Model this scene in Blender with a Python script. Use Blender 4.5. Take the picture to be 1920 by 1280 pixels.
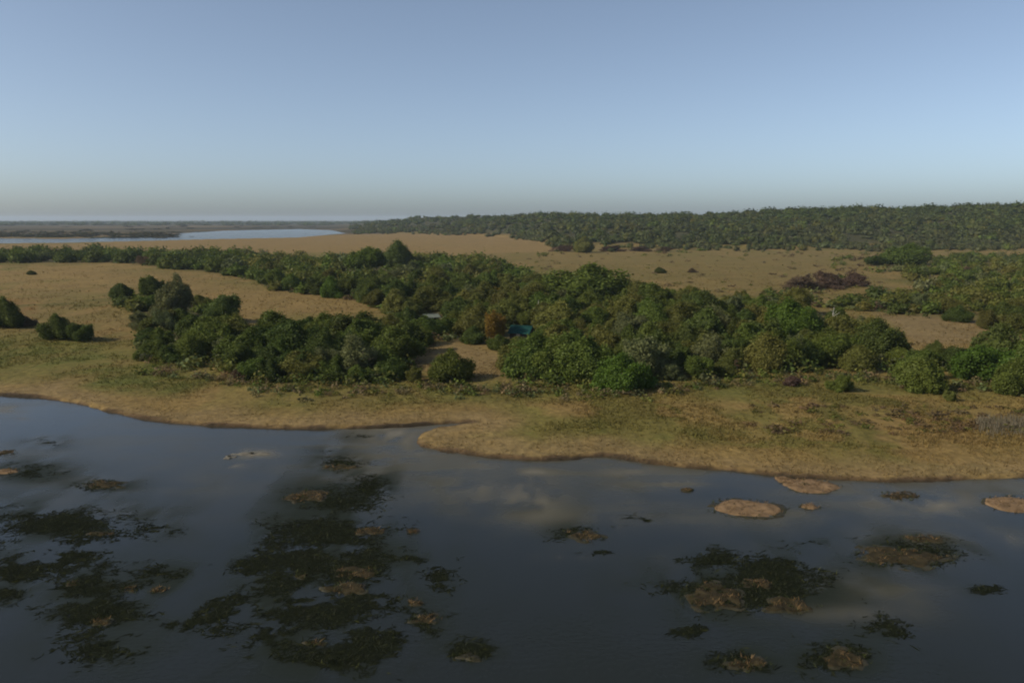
import bpy, math
import numpy as np

for o in list(bpy.data.objects):
    bpy.data.objects.remove(o)
S = bpy.context.scene
COL = S.collection
R = math.radians

# ------------------------------------------------------------------ camera
H = 30.0            # metres above the pond
FPX = 1500.0        # focal length in pixels of a 1920 px wide frame
PITCH = math.atan(229.0 / FPX)
cam_d = bpy.data.cameras.new('camera')
cam_d.sensor_width = 36.0
cam_d.lens = 36.0 * FPX / 1920.0
cam_d.clip_start = 1.0
cam_d.clip_end = 80000.0
cam = bpy.data.objects.new('camera', cam_d)
cam.location = (0, 0, H)
cam.rotation_euler = (math.pi / 2 - PITCH, 0, 0)
COL.objects.link(cam)
S.camera = cam

# ------------------------------------------------------------------ sky, sun, exposure
SUN_EL, SUN_AZ = R(32.0), R(-108.0)      # azimuth from +Y (view direction), clockwise; the sun stands to the left
world = bpy.data.worlds.new('World')
S.world = world
world.use_nodes = True
wn = world.node_tree.nodes
wl = world.node_tree.links
sky = wn.new('ShaderNodeTexSky')
sky.sky_type = 'NISHITA'
sky.sun_disc = False
sky.sun_elevation = SUN_EL
sky.sun_rotation = SUN_AZ
sky.altitude = 0.0
sky.air_density = 0.6
sky.dust_density = 1.5
sky.ozone_density = 1.0
hsv = wn.new('ShaderNodeHueSaturation')
hsv.inputs['Saturation'].default_value = 0.76
tnt = wn.new('ShaderNodeVectorMath'); tnt.operation = 'MULTIPLY'
tnt.inputs[1].default_value = (0.95, 1.03, 1.06)
wl.new(sky.outputs[0], hsv.inputs['Color'])
wl.new(hsv.outputs[0], tnt.inputs[0])
wl.new(tnt.outputs[0], wn['Background'].inputs[0])
wn['Background'].inputs[1].default_value = 0.130
sun_d = bpy.data.lights.new('sun', 'SUN')
sun_d.energy = 3.9
sun_d.angle = R(0.5)
sun_d.color = (1.0, 0.88, 0.70)
sun = bpy.data.objects.new('sun', sun_d)
sx, sy, sz = (math.sin(SUN_AZ) * math.cos(SUN_EL), math.cos(SUN_AZ) * math.cos(SUN_EL), math.sin(SUN_EL))
from mathutils import Vector
sun.rotation_euler = Vector((-sx, -sy, -sz)).to_track_quat('-Z', 'Y').to_euler()
COL.objects.link(sun)
S.view_settings.view_transform = 'Standard'
S.view_settings.look = 'None'
S.view_settings.gamma = 1.0
S.view_settings.use_curve_mapping = False
S.view_settings.exposure = 0.05
S.render.engine = 'CYCLES'
S.cycles.use_denoising = True
S.cycles.filter_width = 2.0
S.cycles.max_bounces = 6
S.cycles.diffuse_bounces = 3
S.cycles.transmission_bounces = 4
S.cycles.volume_bounces = 1

rng = np.random.default_rng(11)

# ------------------------------------------------------------------ helpers
CP, SP = math.cos(PITCH), math.sin(PITCH)

def at(px, py, z=0.0):
    """World point on the level z that the photograph shows at pixel (px, py)."""
    cx, cy = (px - 960) / FPX, (640 - py) / FPX
    d = np.array([cx, CP + cy * SP, -SP + cy * CP])
    t = (z - H) / d[2]
    return np.array([d[0] * t, d[1] * t, z])

def at_many(P, z=0.0):
    return np.array([at(a, b, z)[:2] for a, b in P])

def to_px(X, Y, Z):
    dy, dz = Y, Z - H
    f = dy * CP - dz * SP
    u = dy * SP + dz * CP
    f = np.maximum(f, 1e-3)
    return 960 + FPX * X / f, 640 - FPX * u / f

def inside(poly, X, Y):
    poly = np.asarray(poly, float)
    r = np.zeros(np.shape(X), bool)
    n = len(poly)
    for i in range(n):
        x0, y0 = poly[i]
        x1, y1 = poly[(i + 1) % n]
        if y0 == y1:
            continue
        c = ((y0 > Y) != (y1 > Y)) & (X < (x1 - x0) * (Y - y0) / (y1 - y0) + x0)
        r ^= c
    return r

def dist_poly(poly, X, Y, closed=True):
    poly = np.asarray(poly, float)
    best = np.full(np.shape(X), 1e12)
    n = len(poly)
    for i in range(n if closed else n - 1):
        ax, ay = poly[i]
        bx, by = poly[(i + 1) % n]
        vx, vy = bx - ax, by - ay
        t = np.clip(((X - ax) * vx + (Y - ay) * vy) / (vx * vx + vy * vy + 1e-9), 0, 1)
        best = np.minimum(best, (X - ax - t * vx) ** 2 + (Y - ay - t * vy) ** 2)
    return np.sqrt(best)

def sstep(a, b, x):
    t = np.clip((x - a) / (b - a), 0, 1)
    return t * t * (3 - 2 * t)

_perm = np.random.default_rng(5).random(65536)
def vnoise(x, y, seed=0):
    xi, yi = np.floor(x).astype(np.int64), np.floor(y).astype(np.int64)
    fx, fy = x - xi, y - yi
    fx, fy = fx * fx * (3 - 2 * fx), fy * fy * (3 - 2 * fy)
    def h(i, j):
        return _perm[((i * 374761 + j * 668265 + seed * 9176 + ((i * 31) ^ (j * 57))) & 65535)]
    a, b, c, d = h(xi, yi), h(xi + 1, yi), h(xi, yi + 1), h(xi + 1, yi + 1)
    return (a * (1 - fx) + b * fx) * (1 - fy) + (c * (1 - fx) + d * fx) * fy

def fbm(x, y, seed=0, octv=4):
    s, a, t = 0, 1.0, 0
    for k in range(octv):
        s = s + a * vnoise(x * 2 ** k + 17.3 * k, y * 2 ** k - 9.1 * k, seed + k)
        t += a
        a *= 0.55
    return s / t

def mesh_np(name, V, F, attrs=None, smooth=False):
    """V (n,3), F (m,k) with k 3 or 4; attrs {name: (n,) float or (n,3|4) colour}, on points."""
    me = bpy.data.meshes.new(name)
    V = np.ascontiguousarray(V, np.float32)
    F = np.ascontiguousarray(F, np.int32)
    m, k = F.shape
    me.vertices.add(len(V)); me.vertices.foreach_set('co', V.ravel())
    me.loops.add(m * k); me.loops.foreach_set('vertex_index', F.ravel())
    me.polygons.add(m)
    me.polygons.foreach_set('loop_start', np.arange(0, m * k, k, dtype=np.int32))
    me.polygons.foreach_set('use_smooth', np.full(m, smooth))
    for an, av in (attrs or {}).items():
        av = np.asarray(av, np.float32)
        if av.ndim == 1:
            a = me.attributes.new(an, 'FLOAT', 'POINT')
            a.data.foreach_set('value', np.ascontiguousarray(av))
        else:
            if av.shape[1] == 3:
                av = np.concatenate([av, np.ones((len(av), 1), np.float32)], 1)
            a = me.attributes.new(an, 'FLOAT_COLOR', 'POINT')
            a.data.foreach_set('color', np.ascontiguousarray(av).ravel())
    me.update(calc_edges=True)
    me.validate()
    return me

def link(name, me, mat=None, parent=None):
    o = bpy.data.objects.new(name, me)
    COL.objects.link(o)
    if mat is not None and me is not None:
        me.materials.clear()
        me.materials.append(mat)
    if parent is not None:
        o.parent = parent
    return o

def empty(name, loc, rz=0.0, scale=(1, 1, 1)):
    o = bpy.data.objects.new(name, None)
    o.empty_display_size = 0.2
    o.location = tuple(float(v) for v in loc)
    o.rotation_euler = (0, 0, rz)
    o.scale = scale
    COL.objects.link(o)
    return o

def tag(o, label, cat, group=None):
    o['label'] = label
    o['category'] = cat
    if group:
        o['group'] = group
    return o

def kind(o, k):
    o['kind'] = k
    return o

# ------------------------------------------------------------------ materials
def new_mat(name):
    m = bpy.data.materials.new(name)
    m.use_nodes = True
    nt = m.node_tree
    for n in list(nt.nodes):
        nt.nodes.remove(n)
    out = nt.nodes.new('ShaderNodeOutputMaterial')
    return m, nt, out

def N(nt, t, **kw):
    n = nt.nodes.new(t)
    for k, v in kw.items():
        setattr(n, k, v)
    return n

def leaf_mat(name, base, var=0.30, trans=0.34, use_attr=False):
    m, nt, out = new_mat(name)
    L = nt.links.new
    at_ = N(nt, 'ShaderNodeAttribute', attribute_name='tint')
    if use_attr:
        cat_ = N(nt, 'ShaderNodeAttribute', attribute_name='col')
        col = cat_.outputs['Color']
    else:
        oi = N(nt, 'ShaderNodeObjectInfo')
        hs = N(nt, 'ShaderNodeHueSaturation')
        hs.inputs['Color'].default_value = (*base, 1)
        mr = N(nt, 'ShaderNodeMapRange')
        mr.inputs['To Min'].default_value = 0.482
        mr.inputs['To Max'].default_value = 0.518
        L(oi.outputs['Random'], mr.inputs['Value'])
        L(mr.outputs[0], hs.inputs['Hue'])
        mr2 = N(nt, 'ShaderNodeMapRange')
        mr2.inputs['To Min'].default_value = 0.82
        mr2.inputs['To Max'].default_value = 1.18
        ml = N(nt, 'ShaderNodeMath', operation='MULTIPLY'); ml.inputs[1].default_value = 7.31
        fr = N(nt, 'ShaderNodeMath', operation='FRACT')
        L(oi.outputs['Random'], ml.inputs[0]); L(ml.outputs[0], fr.inputs[0]); L(fr.outputs[0], mr2.inputs['Value'])
        L(mr2.outputs[0], hs.inputs['Value'])
        col = hs.outputs[0]
    mp = N(nt, 'ShaderNodeMapRange')
    mp.inputs['To Min'].default_value = 1 - var
    mp.inputs['To Max'].default_value = 1 + var
    L(at_.outputs['Fac'], mp.inputs['Value'])
    sc = N(nt, 'ShaderNodeVectorMath', operation='SCALE')
    L(col, sc.inputs[0]); L(mp.outputs[0], sc.inputs['Scale'])
    df = N(nt, 'ShaderNodeBsdfDiffuse')
    tr = N(nt, 'ShaderNodeBsdfTranslucent')
    gl = N(nt, 'ShaderNodeBsdfGlossy'); gl.inputs['Roughness'].default_value = 0.55
    gl.inputs['Color'].default_value = (0.6, 0.6, 0.6, 1)
    mx = N(nt, 'ShaderNodeMixShader'); mx.inputs[0].default_value = trans
    mg = N(nt, 'ShaderNodeMixShader'); mg.inputs[0].default_value = 0.012
    L(sc.outputs[0], df.inputs['Color']); L(sc.outputs[0], tr.inputs['Color'])
    L(df.outputs[0], mx.inputs[1]); L(tr.outputs[0], mx.inputs[2])
    L(mx.outputs[0], mg.inputs[1]); L(gl.outputs[0], mg.inputs[2])
    L(mg.outputs[0], out.inputs['Surface'])
    return m

def plain_mat(name, base, rough=0.8, noise=0.25, scale=4.0, spec=0.3):
    m, nt, out = new_mat(name)
    L = nt.links.new
    p = N(nt, 'ShaderNodeBsdfPrincipled')
    p.inputs['Roughness'].default_value = rough
    p.inputs['Specular IOR Level'].default_value = spec
    nz = N(nt, 'ShaderNodeTexNoise'); nz.inputs['Scale'].default_value = scale; nz.inputs['Detail'].default_value = 5
    tc = N(nt, 'ShaderNodeTexCoord'); L(tc.outputs['Object'], nz.inputs['Vector'])
    mr = N(nt, 'ShaderNodeMapRange'); mr.inputs['To Min'].default_value = 1 - noise; mr.inputs['To Max'].default_value = 1 + noise
    mr.inputs['From Min'].default_value = 0.25; mr.inputs['From Max'].default_value = 0.75
    L(nz.outputs[0], mr.inputs['Value'])
    sc = N(nt, 'ShaderNodeVectorMath', operation='SCALE'); sc.inputs[0].default_value = base
    L(mr.outputs[0], sc.inputs['Scale']); L(sc.outputs[0], p.inputs['Base Color'])
    L(p.outputs[0], out.inputs['Surface'])
    return m

LEAF = {
    'dark':   (0.064, 0.086, 0.018),
    'mid':    (0.086, 0.112, 0.020),
    'bright': (0.074, 0.116, 0.015),
    'olive':  (0.114, 0.116, 0.026),
    'grey':   (0.108, 0.120, 0.046),
    'brown':  (0.105, 0.075, 0.040),
    'purple': (0.105, 0.072, 0.048),
    'orange': (0.165, 0.108, 0.016),
}
LM = {k: leaf_mat('leaf_' + k, v) for k, v in LEAF.items()}
WORD = {'dark': 'dark green', 'mid': 'mid green', 'bright': 'bright green', 'olive': 'olive', 'grey': 'grey-green',
        'brown': 'brownish', 'purple': 'purple-brown', 'orange': 'orange-yellow'}
LEAF_ATTR = leaf_mat('leaf_mixed', (0, 0, 0), use_attr=True)
BARK = plain_mat('bark', (0.16, 0.135, 0.10), 0.9, 0.35, 3.0)

# ground
def ground_material():
    m, nt, out = new_mat('meadow_ground')
    L = nt.links.new
    p = N(nt, 'ShaderNodeBsdfPrincipled')
    p.inputs['Roughness'].default_value = 0.95
    p.inputs['Specular IOR Level'].default_value = 0.1
    c = N(nt, 'ShaderNodeAttribute', attribute_name='col')
    tc = N(nt, 'ShaderNodeTexCoord')
    def noise(scale, sx_, sy_, detail=6):
        mp = N(nt, 'ShaderNodeMapping'); mp.inputs['Scale'].default_value = (sx_, sy_, 1)
        L(tc.outputs['Object'], mp.inputs['Vector'])
        nz = N(nt, 'ShaderNodeTexNoise'); nz.inputs['Scale'].default_value = scale; nz.inputs['Detail'].default_value = detail
        nz.inputs['Roughness'].default_value = 0.65
        L(mp.outputs[0], nz.inputs['Vector'])
        return nz
    n1 = noise(0.9, 1.0, 0.8)
    n2 = noise(0.09, 1.0, 0.7)
    a = N(nt, 'ShaderNodeMapRange'); a.inputs['From Min'].default_value = .3; a.inputs['From Max'].default_value = .7
    a.inputs['To Min'].default_value = .66; a.inputs['To Max'].default_value = 1.34
    b = N(nt, 'ShaderNodeMapRange'); b.inputs['From Min'].default_value = .3; b.inputs['From Max'].default_value = .7
    b.inputs['To Min'].default_value = .86; b.inputs['To Max'].default_value = 1.14
    L(n1.outputs[0], a.inputs['Value']); L(n2.outputs[0], b.inputs['Value'])
    mu = N(nt, 'ShaderNodeMath', operation='MULTIPLY'); L(a.outputs[0], mu.inputs[0]); L(b.outputs[0], mu.inputs[1])
    sc = N(nt, 'ShaderNodeVectorMath', operation='SCALE'); L(c.outputs['Color'], sc.inputs[0]); L(mu.outputs[0], sc.inputs['Scale'])
    L(sc.outputs[0], p.inputs['Base Color'])
    bp = N(nt, 'ShaderNodeBump'); bp.inputs['Strength'].default_value = 0.6; bp.inputs['Distance'].default_value = 0.5
    L(n1.outputs[0], bp.inputs['Height']); L(bp.outputs[0], p.inputs['Normal'])
    L(p.outputs[0], out.inputs['Surface'])
    return m

def water_material(name, film=True):
    m, nt, out = new_mat(name)
    L = nt.links.new
    p = N(nt, 'ShaderNodeBsdfPrincipled')
    p.inputs['IOR'].default_value = 1.333
    tc = N(nt, 'ShaderNodeTexCoord')
    nz = N(nt, 'ShaderNodeTexNoise'); nz.inputs['Scale'].default_value = 1.6; nz.inputs['Detail'].default_value = 4
    mp = N(nt, 'ShaderNodeMapping'); mp.inputs['Scale'].default_value = (1, 1.6, 1)
    L(tc.outputs['Object'], mp.inputs['Vector']); L(mp.outputs[0], nz.inputs['Vector'])
    bp = N(nt, 'ShaderNodeBump'); bp.inputs['Strength'].default_value = 0.28 if film else 0.6; bp.inputs['Distance'].default_value = 0.06 if film else 0.4
    L(nz.outputs[0], bp.inputs['Height']); L(bp.outputs[0], p.inputs['Normal'])
    if film:
        c = N(nt, 'ShaderNodeAttribute', attribute_name='col')
        f = N(nt, 'ShaderNodeAttribute', attribute_name='film')
        L(c.outputs['Color'], p.inputs['Base Color'])
        mr = N(nt, 'ShaderNodeMapRange'); mr.inputs['To Min'].default_value = 0.10; mr.inputs['To Max'].default_value = 0.42
        L(f.outputs['Fac'], mr.inputs['Value']); L(mr.outputs[0], p.inputs['Roughness'])
        mt = N(nt, 'ShaderNodeAttribute', attribute_name='matt')
        ms = N(nt, 'ShaderNodeMapRange'); ms.inputs['To Min'].default_value = 0.34; ms.inputs['To Max'].default_value = 0.06
        L(mt.outputs['Fac'], ms.inputs['Value']); L(ms.outputs[0], p.inputs['Specular IOR Level'])
    else:
        p.inputs['Base Color'].default_value = (0.026, 0.032, 0.040, 1)
        p.inputs['Roughness'].default_value = 0.10
        p.inputs['Specular IOR Level'].default_value = 0.08
    L(p.outputs[0], out.inputs['Surface'])
    return m

# ------------------------------------------------------------------ shore line (world, from the photograph's shore)
SHORE_PX = [(-420, 726), (-200, 733), (-80, 736), (0, 741), (70, 746), (140, 757), (190, 770), (240, 782), (310, 794), (400, 800), (500, 804),
            (600, 805), (700, 803), (760, 799), (820, 796), (888, 793), (850, 798), (812, 804), (788, 812), (772, 824),
            (786, 837), (820, 846), (880, 853), (940, 861), (1000, 865), (1060, 862), (1110, 856), (1160, 858), (1200, 868),
            (1260, 876), (1340, 881), (1400, 886), (1450, 893), (1540, 899), (1620, 904), (1720, 904), (1800, 901), (1920, 898),
            (2100, 894), (2400, 888)]
def smooth_line(P, n=4):
    P = np.array(P, float)
    for _ in range(n):
        Q = np.empty((2 * len(P) - 2, 2))
        Q[0::2] = .75 * P[:-1] + .25 * P[1:]
        Q[1::2] = .25 * P[:-1] + .75 * P[1:]
        P = np.vstack([P[:1], Q, P[-1:]])
    return P
SHORE = smooth_line(at_many(SHORE_PX), 2)
POND = np.vstack([[(-900, SHORE[0, 1] + 20)], SHORE, [(900, SHORE[-1, 1] - 5)], [(900, -900)], [(-900, -900)]])

LAGOON = at_many([(-500, 447), (0, 447), (120, 448), (310, 442), (345, 437), (420, 432.5), (560, 429.5), (620, 431.5),
                  (650, 438), (560, 446), (400, 449), (250, 453), (120, 456), (0, 457), (-500, 458)])

# hill (a wooded dune ridge) : foot and crest distance by bearing
HX = np.array([300, 640, 720, 800, 900, 1000, 1040, 1200, 1500, 1900, 2600])
H_FOOT = np.array([2300, 1750, 1720, 1650, 1450, 1150, 860, 840, 820, 800, 780.])
H_CREST = np.array([3300, 2900, 2700, 2500, 2100, 1800, 1650, 1500, 1350, 1250, 1200.])
H_TOP = np.array([0, 0, 18, 29, 35, 36, 34, 34.5, 37, 43, 46.])

def hill_z(X, Y):
    u = 960 + FPX * X / np.maximum(Y, 1.0)
    foot, crest, top = (np.interp(u, HX, a) for a in (H_FOOT, H_CREST, H_TOP))
    t = (Y - foot) / (crest - foot)
    up = np.where(t < 0, 0, np.where(t < 1, (np.clip(t, 0, 1)) ** 0.85, np.exp(-((np.maximum(t, 1) - 1) / 2.5) ** 2)))
    bump = (fbm(X / 160, Y / 160, 40, 3) - .5) * 15 * np.clip(t * 2, 0, 1)
    return np.where(t > 0, top * up + bump * np.clip(top / 25, 0, 1), 0)

def ground_z(X, Y):
    near = Y < 320
    s = np.full(np.shape(X), 200.0)
    if near.any():
        xs, ys = X[near], Y[near]
        d = dist_poly(SHORE, xs, ys, closed=False)
        d = np.where(inside(POND, xs, ys), -d, d)
        s[near] = d
    wob = ((fbm(X / 1.7, Y / 1.7, 3, 3) - .5) * 1.1 + (fbm(X / 6, Y / 6, 4, 3) - .5) * 2.2) * np.clip(1 - np.abs(s) / 5, 0, 1)
    sw = s + wob
    z = np.where(sw < 0, np.maximum(-0.9, sw * 0.35), 0.36 * sstep(0, 0.7, sw) + 0.75 * sstep(2, 60, sw))
    z = z + np.where(s > 3, (fbm(X / 25, Y / 25, 7, 3) - .5) * 0.9 * sstep(3, 30, s), 0)
    far = Y > 600
    lag = np.zeros(np.shape(X), bool)
    if far.any():
        lag[far] = inside(LAGOON, X[far], Y[far])
    z = np.where(far, z * 0 + 0.9 + (fbm(X / 90, Y / 90, 9, 3) - .5) * 0.5, z)
    z = np.where(lag, -0.8, z)
    return z + hill_z(X, Y), s, lag

def gz(x, y):
    z, _, _ = ground_z(np.array([float(x)]), np.array([float(y)]))
    return float(z[0])

# ------------------------------------------------------------------ ground sheet
rows = [-400, -200, -80, -20, 10, 30, 45, 58, 68]
y = 72.0
while y < 145: rows.append(y); y += 0.38
while y < 330: rows.append(y); y += 1.0
st = 0.8
while y < 15000: rows.append(y); st = max(st, y * 0.016) ; y += st
rows = np.array(rows)
U = np.linspace(-1.0, 1.0, 540)
GX = U[None, :] * (np.maximum(rows, 0)[:, None] * 0.93 + 60)
GY = np.repeat(rows[:, None], len(U), 1)
GZ, GS, GL = ground_z(GX, GY)

PXX, PXY = to_px(GX, GY, np.zeros_like(GX))
def zone(poly_px, soft=14.0):
    d = dist_poly(poly_px, PXX, PXY)
    i = inside(poly_px, PXX, PXY)
    return sstep(-soft, soft, np.where(i, d, -d))

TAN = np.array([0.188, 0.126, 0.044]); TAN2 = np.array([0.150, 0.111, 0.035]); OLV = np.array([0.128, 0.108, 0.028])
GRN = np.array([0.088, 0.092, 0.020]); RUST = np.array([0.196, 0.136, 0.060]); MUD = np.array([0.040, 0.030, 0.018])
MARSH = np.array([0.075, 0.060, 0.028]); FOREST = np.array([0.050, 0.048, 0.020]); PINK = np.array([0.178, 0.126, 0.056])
def mixc(C, c, f):
    return C * (1 - f[..., None]) + c * f[..., None]
n_big = fbm(GX / 38, GY / 60, 21, 4); n_mid = fbm(GX / 9, GY / 14, 22, 4); n_fine = fbm(GX / 2.6, GY / 3.6, 23, 3)
C = np.broadcast_to(TAN2, GX.shape + (3,)).copy()
C = mixc(C, OLV, sstep(.40, .60, n_big))
C = mixc(C, OLV * .8, sstep(.60, .70, fbm(GX / 55 + n_mid, GY / 30, 25, 4)) * .8)
C = mixc(C, TAN * 1.12, sstep(.57, .66, fbm(GX / 30 + n_mid * 2, GY / 90, 26, 4)) * .7)
C = mixc(C, TAN, sstep(.50, .66, n_mid) * .8)
# greener swards on the near bank
gz1 = np.maximum.reduce([zone([(-300, 655), (60, 640), (250, 655), (420, 712), (330, 745), (180, 735), (60, 700), (-300, 690)]),
                         zone([(760, 728), (1000, 722), (1300, 722), (1560, 715), (1920, 720), (1920, 760), (1500, 765), (1100, 752), (820, 760)]) * .75,
                         zone([(900, 800), (1120, 790), (1300, 805), (1480, 812), (1400, 835), (1100, 838), (960, 825)]) * .6,
                         zone([(420, 725), (760, 720), (800, 760), (560, 775), (440, 765)]) * .55])
C = mixc(C, OLV, gz1 * sstep(.25, .48, n_mid))
C = mixc(C, GRN, gz1 * sstep(.42, .62, n_mid * .6 + n_fine * .4) * .85)
C = mixc(C, GRN, zone([(180, 700), (270, 690), (300, 725), (200, 735)], 10) * sstep(.35, .55, n_fine) * .8)
# left meadow : tan with olive streaks, rusty by the dark bushes
C = mixc(C, TAN, zone([(60, 500), (700, 560), (720, 600), (420, 600), (260, 540)]) * .75)
C = mixc(C, np.array([.19, .095, .03]), zone([(-20, 560), (70, 575), (60, 605), (-20, 612)], 12) * sstep(.3, .6, n_fine) * .7)
# field behind the trees on the right, pocket of dry grass, far tan field
C = mixc(C, TAN2 * .95, zone([(880, 476), (1660, 470), (1660, 545), (1560, 565), (1250, 535), (1020, 505)]) * .7)
C = mixc(C, PINK, zone([(1640, 592), (1800, 600), (1900, 632), (1920, 650), (1720, 655)], 8) * .9)
C = mixc(C, PINK * .95, zone([(770, 665), (850, 640), (940, 675), (950, 715), (900, 715), (780, 700)], 8) * .7)
far_tan = zone([(-400, 462), (120, 459), (400, 449), (660, 440), (960, 437), (1060, 462), (1040, 473), (880, 478), (300, 474), (-400, 474)], 1.5)
C = mixc(C, np.array([.195, .130, .048]), far_tan * .85)
# marsh beyond the lagoon
mz = sstep(1250, 1450, GY) * (1 - sstep(20, 140, hill_z(GX, GY) * 20)) * (PXX < 720)
stripe = fbm(GX / 700, GY / 150, 31, 4)
C = mixc(C, MARSH * .8, mz * (1 - far_tan))
C = mixc(C, np.array([.16, .115, .055]), mz * (1 - far_tan) * sstep(.56, .66, stripe) * .8)
C = mixc(C, FOREST * .7, mz * (1 - far_tan) * sstep(.52, .40, stripe) * .85)
C = mixc(C, FOREST * .9, sstep(3600, 4200, GY))
hz_ = hill_z(GX, GY)
C = mixc(C, FOREST, sstep(1, 6, hz_))
# dry strip along the water, wet edge, pond bed
strip = sstep(11, 2.5, GS + (n_mid - .5) * 14) * (GS < 60)
C = mixc(C, RUST, strip * .8)
C = mixc(C, TAN, strip * sstep(.5, .7, n_fine) * .5)
C = mixc(C, np.array([.085, .055, .028]), sstep(1.3, .35, GS + (n_fine - .5) * 2.2))
C = mixc(C, MUD, sstep(0.45, 0.1, GS + (n_fine - .5) * .5))
C = mixc(C, MUD * .6, sstep(0, -.8, GS))
C = mixc(C, MUD, GL.astype(float))

# bare floor under the thickets (painted as soil and litter, set further below once the thickets are known)
CANOPY_PX = {
    'left': [(262, 672), (300, 655), (420, 642), (560, 632), (690, 630), (760, 640), (790, 652), (765, 680), (762, 712), (640, 722), (520, 718),
             (440, 702), (400, 690), (300, 682)],
    'main': [(500, 487), (640, 487), (760, 486), (880, 492), (960, 508), (1020, 534), (1100, 543), (1230, 560), (1300, 566), (1400, 584), (1500, 592),
             (1580, 610), (1660, 640), (1710, 668), (1790, 690), (1720, 715), (1640, 702), (1560, 698), (1450, 708), (1300, 718), (1230, 724),
             (1150, 724), (1020, 722), (955, 718), (955, 682), (905, 652), (830, 640), (780, 652), (700, 630), (745, 606), (722, 584), (640, 562), (560, 553),
             (505, 546), (480, 527)],
    'clump': [(215, 566), (345, 566), (400, 590), (450, 612), (430, 645), (300, 660), (258, 668), (262, 600)],
    'strip': [(-260, 476), (0, 476), (200, 475), (300, 484), (400, 480), (505, 484), (505, 525), (480, 527), (380, 511), (290, 503), (240, 495), (0, 494), (-260, 494)],
    'right': [(1720, 690), (1800, 678), (1920, 668), (2120, 665), (2120, 745), (1890, 742), (1860, 712), (1800, 706)],
    'scrub': [(1560, 578), (1640, 560), (1730, 540), (1690, 515), (1640, 498), (1700, 486), (1800, 482), (2120, 480), (2120, 632), (1880, 634), (1840, 612), (1760, 602), (1660, 592), (1600, 586)],
}
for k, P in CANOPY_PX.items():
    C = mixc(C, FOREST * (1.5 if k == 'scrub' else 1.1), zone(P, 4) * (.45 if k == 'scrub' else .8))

nr, nc = GX.shape
idx = np.arange(nr * nc).reshape(nr, nc)
F = np.stack([idx[:-1, :-1], idx[:-1, 1:], idx[1:, 1:], idx[1:, :-1]], -1).reshape(-1, 4)
ground = link('ground', mesh_np('ground', np.stack([GX, GY, GZ], -1).reshape(-1, 3), F, {'col': C.reshape(-1, 3)}, True), ground_material())
kind(ground, 'structure')
ground['label'] = 'dry tan and olive grassland running back to the horizon'

# ------------------------------------------------------------------ pond and lagoon
WEED = [(600, 1050, 170, 90, .55), (110, 1050, 170, 70, .42), (420, 1150, 70, 50, .45), (1420, 1090, 170, 60, .6), (690, 1200, 120, 50, .5), (330, 1170, 80, 36, .35), (640, 868, 48, 16, .8), (690, 915, 48, 36, .95), (630, 940, 100, 36, .9), (600, 1000, 110, 55, .9), (640, 1065, 130, 60, .95), (560, 1140, 140, 60, .85), (690, 1120, 110, 50, .7),
        (500, 1190, 120, 50, .7), (790, 1165, 50, 34, .6), (770, 1045, 80, 22, .55), (880, 1222, 60, 24, .6), (620, 1240, 150, 40, .6), (470, 1060, 60, 30, .5), (830, 1090, 40, 40, .35),
        (50, 885, 80, 18, .8), (190, 908, 60, 13, .8), (120, 980, 180, 36, .85), (300, 990, 60, 18, .4), (30, 1070, 90, 36, .8), (150, 1100, 90, 36, .75), (310, 1085, 80, 30, .8), (190, 1150, 110, 40, .75),
        (20, 1110, 70, 30, .6), (190, 1210, 120, 40, .55), (90, 830, 40, 10, .5), (390, 1160, 60, 30, .4),
        (1410, 1105, 160, 48, 1.0), (1340, 1050, 70, 26, .55), (1460, 1058, 60, 20, .7), (1705, 1036, 110, 32, .8), (1080, 1000, 55, 18, .7), (1120, 1035, 40, 8, .5), (1525, 1018, 32, 8, .8),
        (1395, 1240, 70, 26, .8), (1570, 1235, 80, 32, .8), (1855, 1105, 45, 10, .6), (1650, 1185, 90, 34, .45), (1300, 1180, 70, 16, .4), (1480, 1200, 60, 20, .3), (1210, 975, 50, 20, .25), (680, 820, 60, 8, .4), (620, 845, 40, 8, .4)]
wx = np.concatenate([[-900, -500, -300], np.arange(-170, 170.1, 0.7), [300, 500, 900]])
wy = np.concatenate([[-900, -300, -60, 0], np.arange(24, 150.1, 0.7), [170]])
WX, WY = np.meshgrid(wx, wy)
wpx, wpy = to_px(WX, np.maximum(WY, 5), np.zeros_like(WX))
def blob(cx, cy, rx, ry):
    return np.exp(-(((wpx - cx) / rx) ** 2 + ((wpy - cy) / ry) ** 2))
wn1 = fbm(WX / 14, WY / 22, 51, 5); wn2 = fbm(WX / 2.4, WY / 5, 52, 4); wn3 = fbm(WX / 5, WY / 9, 53, 4)
film = 0.95 * sstep(1010, 900, wpy + (wn1 - .5) * 220) * sstep(.12, .55, wn1 * .6 + wn3 * .4)
for b in [(860, 905, 140, 60), (1050, 950, 160, 45), (1250, 1000, 160, 60), (560, 880, 140, 50), (1650, 1110, 150, 50), (1750, 1010, 140, 50), (300, 960, 160, 40),
          (450, 950, 120, 30), (720, 830, 110, 40), (1150, 900, 140, 40)]:
    film = np.maximum(film, .8 * blob(*b) * sstep(.28, .62, wn1 * .5 + wn3 * .5))
for b in [(760, 975, 60, 25), (450, 1020, 110, 40), (950, 1080, 160, 60), (150, 1010, 60, 30), (1330, 930, 160, 22), (1850, 1130, 120, 50)]:
    film = film * (1 - .8 * blob(*b))
pale = np.zeros_like(film)
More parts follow.
